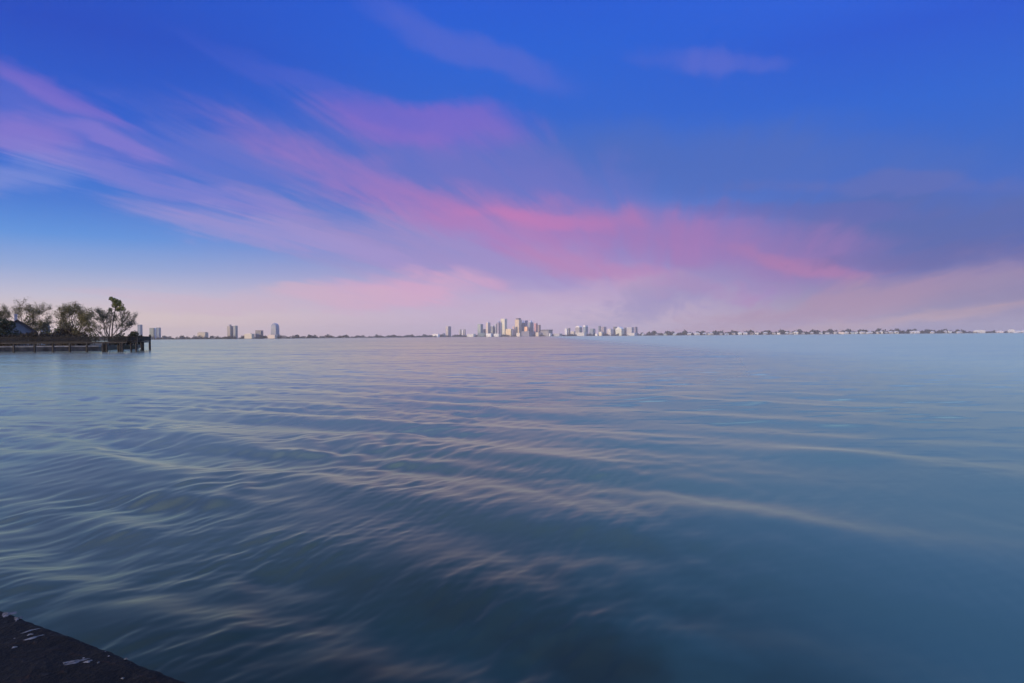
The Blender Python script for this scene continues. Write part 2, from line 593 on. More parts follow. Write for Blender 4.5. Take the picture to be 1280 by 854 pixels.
def make_seawall():
    d = Vector((0.8665, -0.4991, 0))
    nb = Vector((-0.4991, -0.8665, 0))                 # towards the land
    p0 = Vector((-2.66, 3.55, 0))
    m = wall_material()
    root = thing('seawall', 'dark shaded algae stained concrete seawall edge by the nearest water, with white splats on top', 'seawall', (p0.x, p0.y, 0))
    rnd = random.Random(3)
    # cap: a slab with a worn top and a chipped edge
    nu, nv, Wd, top = 1300, 26, 0.46, 1.1
    u0, u1 = -12.0, 9.0
    vs, fs = [], []
    g = np.random.default_rng(5)
    ph = g.uniform(0, 6.28, (30,))
    fr = g.uniform(4, 70, (30,))
    an = g.uniform(0, 6.28, (30,))

    def bumpy(u, v):
        return sum(math.sin((u * math.cos(an[i]) + v * math.sin(an[i])) * fr[i] + ph[i]) * 0.03 / fr[i] ** 0.9 for i in range(30))

    for i in range(nu + 1):
        u = u0 + (u1 - u0) * i / nu
        edge = 0.0012 * sum(math.sin(u * f + q) / (1 + k * 0.4) for k, (f, q) in enumerate(zip(fr[:14] * 1.3, ph[:14])))
        for j in range(nv + 1):
            v = Wd * j / nv
            z = top + bumpy(u, v) * 0.35
            off = edge * max(0, 1 - v / 0.08)
            if j == 0:
                z -= 0.014 + 0.004 * rnd.random()
            elif j == 1:
                z -= 0.003
            q = d * u + nb * (v + off)
            vs.append((q.x, q.y, z))
    W1 = nv + 1
    for i in range(nu):
        for j in range(nv):
            fs.append((i * W1 + j, (i + 1) * W1 + j, (i + 1) * W1 + j + 1, i * W1 + j + 1))
    # front lip
    b = len(vs)
    for i in range(nu + 1):
        x, y, z = vs[i * W1]
        vs.append((x, y, top - 0.24))
    for i in range(nu):
        fs.append((i * W1, b + i, b + i + 1, (i + 1) * W1))
    fs = [tuple(reversed(f)) for f in fs]
    cap = mesh_obj('cap', vs, fs, m, root, True)
    f = MB()
    a0, a1 = d * u0 + nb * 0.06, d * u1 + nb * 0.06
    b0, b1 = d * u0 + nb * 0.40, d * u1 + nb * 0.40
    f.poly([(a0.x, a0.y, -1.2), (a1.x, a1.y, -1.2), (b1.x, b1.y, -1.2), (b0.x, b0.y, -1.2),
            (a0.x, a0.y, top - 0.1), (a1.x, a1.y, top - 0.1), (b1.x, b1.y, top - 0.1), (b0.x, b0.y, top - 0.1)],
           [(3, 2, 1, 0), (4, 5, 6, 7), (0, 1, 5, 4), (1, 2, 6, 5), (2, 3, 7, 6), (3, 0, 4, 7)])
    f.build('wall_face', m, root)
    # white splats, each a thin crust on the cap
    white = mottled('white_crust', (0.15, 0.148, 0.145), (0.06, 0.06, 0.06), 60, 0.9)
    grey = mottled('grey_crust', (0.11, 0.105, 0.11), (0.03, 0.03, 0.03), 50, 0.95)

    def splat(px, py, wpx, hpx, ang, mat, name='white_splat'):
        v = (py - hor(px)) / F
        D = (H - top) / v
        cx, cy = X(px, D) - p0.x, D - p0.y
        rx, ry = wpx / 2 / F * D, hpx / 2 / F * D * D / (H - top)
        n = 18
        pts, fc = [(cx, cy, top + bumpy(*uv(cx, cy)) * 0.35 + 0.006)], []
        for k in range(n):
            th = k * 2 * math.pi / n
            w = 1 + 0.30 * math.sin(3 * th + px) + 0.2 * math.sin(5 * th + py)
            ex, ey = rx * w * math.cos(th), ry * w * math.sin(th)
            # slanted in plan
            qx, qy = cx + ex + ey * ang, cy + ey + ex * ang * 3.0
            pts.append((qx, qy, top + bumpy(*uv(qx, qy)) * 0.35 + 0.001))
        for k in range(n):
            fc.append((0, 1 + k, 1 + (k + 1) % n))
        mesh_obj(name, pts, fc, mat, cap)

    def uv(x, y):
        q = Vector((x, y, 0))
        return q.dot(d), q.dot(nb)

    splat(34, 789.5, 13, 3.0, 0.3, white)
    splat(37, 799, 14, 4.0, 0.3, white)
    splat(33, 795, 6, 2.0, 0.1, white)
    splat(13, 809.5, 5, 2.2, 0.0, white)
    splat(105, 829, 8.5, 3.6, 0.1, white)
    splat(118, 831, 2.4, 1.8, 0.0, white)
    splat(76, 831, 2.5, 2.0, 0.0, white)
    splat(148.5, 848.5, 4, 1.8, 0.0, white)
    splat(153, 825.5, 4, 2.0, 0.0, white)
    splat(88, 829, 22, 7, 0.1, grey, 'grey_crust')
    splat(6, 768, 16, 6, 0.0, grey, 'grey_crust')
    splat(18, 773, 8, 4, 0.0, grey, 'grey_crust')
    # barnacles on the far corner
    for i in range(26):
        b_ = MB()
        u = -0.35 + rnd.random() * 0.42
        v = 0.01 + rnd.random() ** 2 * 0.12
        q = d * u + nb * v
        r_ = 0.006 + rnd.random() * 0.010
        z_ = top + bumpy(u, v) * 0.35
        b_.tube([(q.x, q.y, z_ - 0.004), (q.x, q.y, z_ + r_ * 0.9)], [r_, r_ * 0.5], 7)
        b_.build('barnacle', grey, cap)
    # lawn behind the wall
    lawn = MB()
    a = p0 + d * -40 + nb * 0.46
    c = p0 + d * 40 + nb * 0.46
    lawn.poly([(a.x, a.y, 1.04), (c.x, c.y, 1.04), (c.x + nb.x * 60, c.y + nb.y * 60, 1.04), (a.x + nb.x * 60, a.y + nb.y * 60, 1.04)], [(0, 3, 2, 1)])
    lo = lawn.build('lawn', mottled('lawn_green', (0.03, 0.05, 0.015), (0.05, 0.07, 0.02), 3.0, 0.9, 0.05))
    lo['kind'] = 'structure'


make_seawall()


# ------------------------------------------------------------------ vegetation
def bark(name, c):
    return mottled(name, c, tuple(k * 1.7 for k in c), 2.0, 0.95, 0.03)


def leafmat(name, c1, c2):
    m, t = new_mat(name)
    g = t.n('ShaderNodeNewGeometry')
    pos = t.n('ShaderNodeTexCoord').outputs['Object']
    n = t.noise(pos, 0.9, 3, 0.6)
    k = t.math('ADD', t.math('MULTIPLY', g.outputs['Random Per Island'], 0.6), t.math('MULTIPLY', n, 0.4))
    finish(t, t.mix(k, lin(*c1), lin(*c2)), 0.75, None, 0, 0.25)
    return m


BARK = bark('grey_bark', (0.045, 0.038, 0.032))
L_BROWN = leafmat('russet_leaves', (0.064, 0.060, 0.022), (0.165, 0.145, 0.055))
L_OLIVE = leafmat('olive_leaves', (0.045, 0.055, 0.016), (0.13, 0.14, 0.045))
L_DARK = leafmat('dark_leaves', (0.010, 0.018, 0.008), (0.035, 0.05, 0.020))
L_LIME = leafmat('sunlit_green_leaves', (0.05, 0.065, 0.018), (0.16, 0.18, 0.05))
L_DUSK = leafmat('brown_hedge_leaves', (0.016, 0.014, 0.010), (0.045, 0.038, 0.026))


def leaf_quads(mb, c, size, rnd, n=1, spread=0.0):
    for _ in range(n):
        p = Vector(c) + Vector((rnd.gauss(0, 1), rnd.gauss(0, 1), rnd.gauss(0, 1))) * spread
        a = Vector((rnd.gauss(0, 1), rnd.gauss(0, 1), rnd.gauss(0, 1))).normalized()
        b = a.cross(Vector((rnd.gauss(0, 1), rnd.gauss(0, 1), rnd.gauss(0, 1)))).normalized()
        s = size * rnd.uniform(0.6, 1.3)
        mb.poly([p - a * s * .5, p + b * s * .28, p + a * s * .5, p - b * s * .28], [(0, 1, 2, 3)])


def grow(tb, lb, p, d, length, rad, depth, rnd, o):
    """one limb and its branches"""
    n = 3
    pts, rads = [Vector(p)], [rad]
    q, dd = Vector(p), Vector(d).normalized()
    for i in range(n):
        dd = (dd + Vector((rnd.gauss(0, 1), rnd.gauss(0, 1), rnd.gauss(0, 0.6))) * o['wander'] + Vector((0, 0, o['lift']))).normalized()
        q = q + dd * length / n
        pts.append(q.copy())
        rads.append(max(rad * (1 - 0.42 * (i + 1) / n), o['twig']))
    tb.tube(pts, rads, 6 if depth > 2 else (4 if depth > 0 else 3))
    if depth <= o.get('leafdepth', 1):
        for pt in pts[1:]:
            if rnd.random() < o['leafp']:
                leaf_quads(lb, pt, o['leaf'], rnd, o['leafn'], o['leafs'])
    if depth == 0:
        return
    k = o['kids'] if depth > 1 else o['kids'] + 1
    for i in range(k):
        f = 1.0 if i < 2 else rnd.uniform(0.45, 0.9)
        j = min(int(f * n), n)
        base = pts[j]
        ax = Vector((rnd.gauss(0, 1), rnd.gauss(0, 1), rnd.gauss(0, 1)))
        ax = (ax - dd * ax.dot(dd)).normalized()
        th = rnd.uniform(*o['fork'])
        nd = dd * math.cos(th) + ax * math.sin(th)
        nd = (nd + Vector((0, 0, o['up']))).normalized()
        grow(tb, lb, base, nd, length * rnd.uniform(*o['shrink']), rads[j] * 0.68, depth - 1, rnd, o)


def bare_tree(name, label, px, D, height, lean, seed, leaf, o, limbs, z0=1.0):
    rnd = random.Random(seed)
    root = thing(name, label, 'tree', (X(px, D), D, z0), 0, 'trees on the wooded point')
    tb, lb = MB(), MB()
    th = height * o['trunk']
    r0 = height * 0.028
    fork = Vector((lean * th, 0, th))
    tb.tube([Vector((0, 0, -0.3)), Vector((lean * th * .3, 0, th * .5)), fork], [r0 * 1.35, r0, r0 * 0.9], 8)
    for dx, dy, dz, ln in limbs:
        grow(tb, lb, fork - Vector((0, 0, 0.15)), Vector((dx, dy, dz)), height * ln, r0 * 0.62, o['depth'], rnd, o)
    tb.build('trunk', BARK, root, True)
    lb.build('crown', leaf, root)
    return root


def bush(name, label, px0, px1, ytop, ybase, D, mat, n, leaf, seed, cat='bush', lobes=7, zb=None, group=None, depth=None):
    """a mound of leaves: lobes of different size on short stems"""
    rnd = random.Random(seed)
    x0, x1 = X(px0, D), X(px1, D)
    z1 = Z((px0 + px1) / 2, ytop, D)
    zb = Z((px0 + px1) / 2, ybase, D) if zb is None else zb
    cx, w, h = (x0 + x1) / 2, (x1 - x0), z1 - zb
    dp = depth or min(w, 7.0)
    root = thing(name, label, cat, (cx * (D + dp / 2) / D, D + dp / 2, zb), 0, group)
    lb, st = MB(), MB()
    L = []
    for i in range(lobes):
        t = (i + 0.5) / lobes
        env = math.sin(math.pi * (0.12 + 0.76 * t)) ** 0.6
        lx = (t - 0.5) * w * 0.86
        lh = h * env * rnd.uniform(0.78, 1.02)
        rr = min(h * 0.5, w / lobes * 1.1) * rnd.uniform(0.85, 1.2)
        L.append((lx, rnd.uniform(-.5, .5) * dp * 0.6, max(lh - rr, rr * .4), rr))
        L.append((lx + rnd.uniform(-.3, .3) * rr, rnd.uniform(-.5, .5) * dp * 0.6, max(lh * 0.45, rr * .3), rr * 1.1))
        st.tube([(lx * 0.6, 0, -0.1), (lx, L[-2][1], L[-2][2])], [0.09, 0.03], 5)
    tot = sum(q[3] ** 2 for q in L)
    for lx, ly, lz, rr in L:
        for _ in range(int(n * rr * rr / tot)):
            v = Vector((rnd.gauss(0, 1), rnd.gauss(0, 1), rnd.gauss(0, 1))).normalized() * rr * rnd.random() ** 0.33
            v.z *= 0.85
            c = Vector((lx, ly, lz)) + v
            if c.z > 0.02:
                leaf_quads(lb, c, leaf, rnd, 1, 0.05)
    lb.build('foliage', mat, root)
    st.build('stem', BARK, root)
    return root


def make_point():
    """the wooded point on the left: land, its seawall, house, trees, dock"""
    D0, D1 = 150.0, 176.0
    g = MB()
    pts = [(X(-330, D0), D0), (X(124, D0), D0), (X(150, D1), D1), (X(172, D1), D1), (X(176, 215), 215), (X(150, 330), 330), (X(-330, 330), 330)]
    n = len(pts)
    g.poly([(x, y, -1.5) for x, y in pts] + [(x, y, 1.05) for x, y in pts],
           [tuple(range(n, 2 * n))] + [(i, (i + 1) % n, n + (i + 1) % n, n + i) for i in range(n)])
    lo = g.build('land', mottled('shore_ground', (0.03, 0.032, 0.018), (0.06, 0.055, 0.035), 0.6, 0.95))
    lo['kind'] = 'structure'
    # low seawall with a pale cap
    sw = thing('seawall', 'low grey seawall with pale cap behind the dock piles', 'seawall', (X(124, D0), D0, 0))
    x0, x1 = X(-330, D0) - X(124, D0), 0.25
    f, c = MB(), MB()
    f.box(x0, x1 - 0.05, -0.36, -0.012, -1.4, 0.92)
    c.box(x0, x1, -0.55, 0.25, 0.92, 1.16)
    f.build('wall_face', mottled('old_concrete', (0.02, 0.02, 0.02), (0.075, 0.07, 0.068), 0.7, 0.9), sw)
    c.build('cap', mottled('pale_concrete', (0.13, 0.125, 0.12), (0.24, 0.23, 0.22), 0.8, 0.9), sw)

    # ------------------------------------------------ house with a steep gable
    Dh = 172.0
    siding = mottled('grey_siding', (0.16, 0.18, 0.185), (0.20, 0.22, 0.225), 0.5, 0.8)
    slate = mottled('dark_shingles', (0.022, 0.022, 0.028), (0.05, 0.048, 0.055), 2.0, 0.9)
    hs = thing('house', 'pale grey gabled house with dark steep roof and grey chimney among the trees', 'house', (X(22, Dh), Dh, 1.0), -math.atan((22 - 640) / F))
    wx0, wx1 = X(2, Dh) - X(22, Dh), X(41.5, Dh) - X(22, Dh)
    zr, ze = Z(22, 401.5, Dh) - 1, Z(22, 416.5, Dh) - 1
    w = MB()
    w.poly([(wx0, 0, 0), (wx1, 0, 0), (wx1, 0, ze), (0, 0, zr), (wx0, 0, ze), (wx0, 9, 0), (wx1, 9, 0), (wx1, 9, ze), (0, 9, zr), (wx0, 9, ze)],
           [(0, 1, 2, 3, 4), (9, 8, 7, 6, 5), (1, 6, 7, 2), (5, 0, 4, 9)])
    w.build('wall', siding, hs)
    rf = MB()
    for s, xe in ((1, wx1), (-1, wx0)):
        dx = xe * 1.06
        zz = zr + (ze - zr) * 1.06
        a = [(0, -0.5, zr + 0.05), (dx, -0.5, zz + 0.05), (dx, 9.5, zz + 0.05), (0, 9.5, zr + 0.05)]
        b = [(p[0], p[1], p[2] + 0.42) for p in a]
        rf.poly(a + b, [(0, 1, 2, 3), (7, 6, 5, 4), (0, 4, 5, 1), (1, 5, 6, 2), (2, 6, 7, 3), (3, 7, 4, 0)])
    rf.build('roof', slate, hs)
    ch = MB()
    cx = X(20.5, Dh) - X(22, Dh)
    zc = Z(20, 392.5, Dh) - 1
    ch.box(cx - 0.32, cx + 0.32, 2.0, 2.8, zr - 0.9, zc - 0.25)
    ch.box(cx - 0.42, cx + 0.42, 1.9, 2.9, zc - 0.25, zc)
    ch.build('chimney', mottled('chimney_stone', (0.34, 0.34, 0.37), (0.42, 0.42, 0.44), 1, 0.9), hs)
    wn = MB()
    wn.box(0.5, 1.4, -0.06, 0.05, ze - 1.2, ze - 0.1)
    wo = wn.build('window', facade((0.5, 0.5, 0.5), (0.03, 0.035, 0.04), 0.5, 0.45, 0.8), hs)
    # blue house further back
    Db = 200.0
    h2 = thing('house', 'small pale blue house half hidden behind the middle bushes', 'house', (X(57, Db), Db, 1.0), -math.atan((57 - 640) / F))
    hw = 4.6 / F * Db
    zt = Z(57, 409.5, Db) - 1
    zr2 = Z(57, 404.0, Db) - 1
    w = MB()
    w.box(-hw, hw, 0, 6, 0, zt)
    w.build('wall', mottled('blue_siding', (0.22, 0.32, 0.40), (0.28, 0.38, 0.45), 0.6, 0.8), h2)
    r_ = MB()
    r_.poly([(-hw - .3, -.3, zt + .01), (hw + .3, -.3, zt + .01), (hw + .3, 6.3, zt + .01), (-hw - .3, 6.3, zt + .01), (-hw * .4, 3, zr2), (hw * .4, 3, zr2)],
            [(3, 2, 1, 0), (0, 1, 5, 4), (1, 2, 5), (2, 3, 4, 5), (3, 0, 4)])
    r_.build('roof', mottled('blue_grey_roof', (0.12, 0.16, 0.19), (0.17, 0.20, 0.23), 0.8, 0.8), h2)
    b_ = MB()
    b_.box(-hw - .02, hw + .02, -0.09, -0.01, zt - 1.35, zt - 0.95)
    b_.build('trim', mottled('white_trim', (0.55, 0.56, 0.6), (0.6, 0.6, 0.62), 1, 0.7), h2)
    w_ = MB()
    w_.box(-hw * .6, hw * .6, -0.05, 0.05, zt - 0.85, zt - 0.2)
    w_.build('window', facade((0.5, 0.5, 0.5), (0.03, 0.04, 0.05), 0.4, 0.5, 0.8), h2)

    # ------------------------------------------------ trees
    spread = dict(trunk=0.22, wander=0.16, lift=0.03, twig=0.02, leafp=0.75, leaf=0.22, leafn=8, leafs=0.32, kids=3, fork=(0.3, 0.75),
                  up=0.10, shrink=(0.55, 0.8), depth=4, leafdepth=1)
    vase = dict(spread, leafp=0.28, leafn=2, leaf=0.20, leafs=0.2, twig=0.020, fork=(0.25, 0.65), kids=3, shrink=(0.58, 0.78), depth=5)
    bare_tree('deciduous_tree', 'broad thinly leaved brown tree behind the gabled house', 31, 187, 11.5, 0.0, 11, L_BROWN,
              spread, [(-.9, .2, .75, .40), (.75, -.1, .9, .36), (-.25, .4, 1, .38), (.3, -.4, 1, .36), (-1.5, 0, .5, .42), (1.0, .2, .6, .28), (-.5, -.3, 1, .38)])
    bare_tree('deciduous_tree', 'second thinly leaved brown tree over the dark rounded bush', 91, 160, 9.2, 0.05, 23, L_BROWN,
              spread, [(-.8, .2, .8, .34), (.8, -.2, .8, .36), (0, .4, 1, .36), (.35, -.3, 1, .38), (1.15, .1, .5, .34)])
    bare_tree('deciduous_tree', 'vase shaped almost bare tree rising behind the outer dock', 137, 166, 8.0, 0.0, 31, L_OLIVE,
              vase, [(-.85, .1, .9, .36), (.05, .1, 1.2, .36), (.85, 0, .75, .38), (.5, .3, 1, .36), (-.35, -.2, 1.15, .36), (1.3, .1, .5, .36), (-1.3, .2, .55, .30)])
    # slim tree with one dense green crown
    Dg = 182.0
    gt = thing('leafy_tree', 'slim tree with dense sunlit green crown topping the bare vase shaped tree', 'tree', (X(139, Dg), Dg, 1.0), 0, 'trees on the wooded point')
    tb, lb = MB(), MB()
    rnd = random.Random(5)
    zt = Z(146, 380, Dg) - 1
    tx = X(146, Dg) - X(139, Dg)
    tb.tube([(0, 0, -.2), (tx * .3, 0, zt * .5), (tx, 0, zt)], [0.20, 0.14, 0.09], 7)
    for ox, oz, rr in ((0, .1, 1.0), (-1.35, 1.35, .55), (-.7, 1.0, .7), (1.05, -.5, .9), (1.75, -1.3, .7), (.65, .35, .8), (-.5, -.5, .7), (-1.6, -1.5, .5), (.6, -1.5, .6), (-.2, .9, .6)):
        tb.tube([(tx, 0, zt - 1.8), (tx + ox * .8, 0, zt + oz * .8)], [0.09, 0.03], 5)
        for _ in range(int(190 * rr)):
            v = Vector((rnd.gauss(0, 1), rnd.gauss(0, 1), rnd.gauss(0, 1))).normalized() * rr * rnd.random() ** .4
            leaf_quads(lb, Vector((tx + ox, 0, zt + oz)) + v, 0.42, rnd)
    tb.build('trunk', BARK, gt, True)
    lb.build('crown', L_LIME, gt)
    # bushes
    G = 'bushes along the wooded point'
    bush('bush', 'tall dark green bush at the left end hiding the house front', -22, 17, 394.5, 430, 156, L_DARK, 4200, 0.5, 1, lobes=5, group=G)
    bush('bush', 'olive green bush right beside the gabled roof', 33, 46, 391, 428, 186, L_OLIVE, 1100, 0.42, 2, lobes=3, group=G)
    bush('bush', 'dark green bush in front of the small blue house', 50, 62, 399, 428, 196, L_DARK, 700, 0.45, 9, lobes=3, group=G)
    bush('bush', 'olive green shrub above the dark rounded bush', 66, 98, 395, 428, 172, L_OLIVE, 1500, 0.42, 4, lobes=5, group=G)
    bush('bush', 'dark brown rounded bush at the middle of the dock', 65, 103, 405, 431, 158, L_DUSK, 3800, 0.45, 5, lobes=4, group=G)
    bush('bush', 'low grey green shrub beside the trunk of the vase shaped tree', 104, 124, 410, 431, 170, L_OLIVE, 700, 0.38, 6, lobes=4, group=G)
    bush('bush', 'dark rounded bush at the outer tip of the point', 160, 176, 409.5, 434, 178, L_DARK, 2000, 0.45, 7, lobes=3, group=G)
    bush('bush', 'dark low bush between the vase shaped tree and the tip', 143, 162, 412.5, 434, 177, L_DARK, 1500, 0.45, 8, lobes=4, group=G)
    bush('hedge', 'long dark clipped hedge standing behind the dock railing', -40, 122, 413.6, 434, 153.5, L_DUSK, 15000, 0.42, 12, 'hedge', lobes=34, zb=1.05, depth=1.6)

    # ------------------------------------------------ dock
    wood = mottled('weathered_wood', (0.011, 0.0105, 0.0105), (0.028, 0.026, 0.025), 1.4, 0.9, 0.02)
    pilem = mottled('dark_piles', (0.018, 0.016, 0.015), (0.04, 0.036, 0.033), 1.2, 0.9, 0.02)
    D = 138.0
    base = Vector((X(172, D), D, 0))
    dk = thing('dock', 'long dark wooden dock with slatted railing on piles along the point', 'dock', tuple(base))
    xl = X(-150, D) - base.x
    zd, wd = 2.02, 2.4
    # the outer end turns away from the shore line
    E = Vector((X(188, 160), 160, 0)) - base

    def run(a, b, width, bays, pile_at):
        a, b = Vector(a), Vector(b)
        d = (b - a).normalized()
        s = Vector((-d.y, d.x, 0))
        dm, st = MB(), MB()
        nb_ = int((b - a).length / 0.15)
        for i in range(nb_):
            p, q = a + (b - a) * (i / nb_), a + (b - a) * ((i + 0.93) / nb_)
            dm.poly([p, q, q + s * width, p + s * width] + [v + Vector((0, 0, 0.05)) for v in (p, q, q + s * width, p + s * width)],
                    [(3, 2, 1, 0), (4, 5, 6, 7), (0, 1, 5, 4), (1, 2, 6, 5), (2, 3, 7, 6), (3, 0, 4, 7)])
        dm.build('deck', wood, dk).location.z = zd - 0.05
        for k in (0.06, width / 2, width - 0.06):
            st.beam(a + s * k + Vector((0, 0, zd - 0.175)), b + s * k + Vector((0, 0, zd - 0.175)), 0.09, 0.23)
        st.build('stringer', pilem, dk)
        for i in range(bays):
            for k in (0.03, width - 0.03):
                p = a + (b - a) * (i / bays) + s * k
                q = a + (b - a) * ((i + 1) / bays) + s * k
                po = MB()
                po.box(p.x - .05, p.x + .05, p.y - .05, p.y + .05, zd + 0.002, zd + 1.10)
                po.build('rail_post', wood, dk)
                pn = MB()
                pn.beam(p + d * .06 + Vector((0, 0, zd + 1.08)), q - d * .06 + Vector((0, 0, zd + 1.08)), 0.13, 0.05)
                pn.beam(p + d * .06 + Vector((0, 0, zd + 0.13)), q - d * .06 + Vector((0, 0, zd + 0.13)), 0.05, 0.09)
                nn = max(2, int((q - p).length / 0.17))
                for j in range(1, nn):
                    c = p + (q - p) * (j / nn)
                    pn.box(c.x - .022, c.x + .022, c.y - .022, c.y + .022, zd + 0.175, zd + 1.052)
                pn.build('railing_panel', wood, dk)
        for f, k in pile_at:
            p = a + (b - a) * f + s * (k * width)
            pl = MB()
            pl.cyl(p.x, p.y, -2.5, zd - 0.30, 0.20, 0.18, 10)
            pl.build('pile', pilem, dk)

    A, B = Vector((xl, 0, 0)), Vector((0, 0, 0))
    L = -xl
    front = [17, 43, 66, 87, 108.5, 128, 133, 150, 152.6, 163.5, 169.8]
    pl = [(1 - (base.x - X(p, D)) / L, 0.05) for p in front]
    pl += [(1 - (base.x - X(p, D + 2.28)) / L, 0.95) for p in (17, 43, 66, 87, 108.5, 131, 148)]
    pl += [(1 - (base.x - X(p, D)) / L, k) for p in (-20, -60, -100) for k in (0.05, 0.95)]
    run(A, B, wd, 26, pl)
    run(Vector((0.02, 0, 0)), E + Vector((-0.0, 0, 0)), 2.0, 10, [(0.45, 0.06), (0.97, 0.06)])
    for k in (0.06, 0.94):
        d = E.normalized()
        s = Vector((-d.y, d.x, 0))
        p = E + d * 0.25 + s * 2.0 * k
        e_ = MB()
        e_.cyl(p.x, p.y, -2.5, zd + 1.35, 0.22, 0.20, 10)
        e_.cyl(p.x, p.y, zd + 1.35, zd + 1.55, 0.24, 0.08, 10)
        e_.build('mooring_post', pilem, dk)


make_point()


# ------------------------------------------------------------------ the far shores
def shore_D(px):
    return float(np.interp(px, [-100, 180, 360, 460, 560, 800, 860, 1300, 1500], [3000, 3000, 3100, 4600, 6000, 6000, 5300, 5100, 5100]))


def far_trees(name, p0, p1, seed, htop, mat, count, front=(-4, 14)):
    rnd = random.Random(seed)
    lb = MB()
    for i in range(count):
        px = p0 + (p1 - p0) * rnd.random()
        D = shore_D(px) + (rnd.uniform(10, 130) if rnd.random() < 0.5 else rnd.uniform(*front))
        base = np.interp(px, [h[0] for h in htop], [h[1] for h in htop])
        wob = 0.72 + 0.22 * math.sin(px * 0.31) + 0.15 * math.sin(px * 0.83 + 1) + 0.10 * math.sin(px * 2.1)
        h = base / F * D * wob * rnd.uniform(0.75, 1.15)
        if i % 5 == 0:                                   # undergrowth along the water
            h, D = h * 0.42, shore_D(px) + rnd.uniform(-4, 4)
        x = X(px, D)
        rad = max(h * 0.42, 4.0) * rnd.uniform(0.8, 1.2)
        for k in range(16):
            v = Vector((rnd.gauss(0, 1), rnd.gauss(0, 1), rnd.gauss(0, 1))).normalized() * rnd.random() ** .4
            c = Vector((x + v.x * rad, D + v.y * rad, max(0.8, h * 0.55 + v.z * h * 0.45)))
            leaf_quads(lb, c, rad * 0.95, rnd)
    o = lb.build(name, mat)
    o['kind'] = 'stuff'
    return o


L_FAR = leafmat('far_leaves', (0.014, 0.020, 0.015), (0.045, 0.050, 0.034))
far_trees('shoreline_trees', -60, 470, 1, [(-60, 4.6), (330, 4.6), (352, 5.2), (420, 4.0), (470, 3.2)], L_FAR, 1500)
far_trees('shoreline_trees', 470, 815, 2, [(470, 3.4), (560, 3.4), (600, 2.8), (815, 3.0)], L_FAR, 2200)
far_trees('shoreline_trees', 800, 1420, 3, [(800, 4.8), (860, 5.2), (1100, 5.8), (1180, 5.2), (1215, 3.4), (1260, 2.4), (1300, 2.4), (1420, 4)], L_FAR, 4200, (14, 40))

land = MB()
pxs = list(range(-160, 1500, 20))
fr = [(X(p, shore_D(p) - 6), shore_D(p) - 6) for p in pxs]
bk = [(X(p, 11500), 11500) for p in pxs]
n = len(pxs)
land.poly([(x, y, -1) for x, y in fr] + [(x, y, 0.9) for x, y in fr] + [(x, y, 0.9) for x, y in bk],
          [(i, i + 1, n + i + 1, n + i) for i in range(n - 1)] + [(n + i, n + i + 1, 2 * n + i + 1, 2 * n + i) for i in range(n - 1)])
lo = land.build('far_shore', mottled('far_ground', (0.05, 0.05, 0.04), (0.09, 0.085, 0.07), 0.01, 0.95))
lo['kind'] = 'structure'

GD = 'high rises of the far downtown'
GL = 'towers on the left far shore'
GH = 'houses along the far right shore'


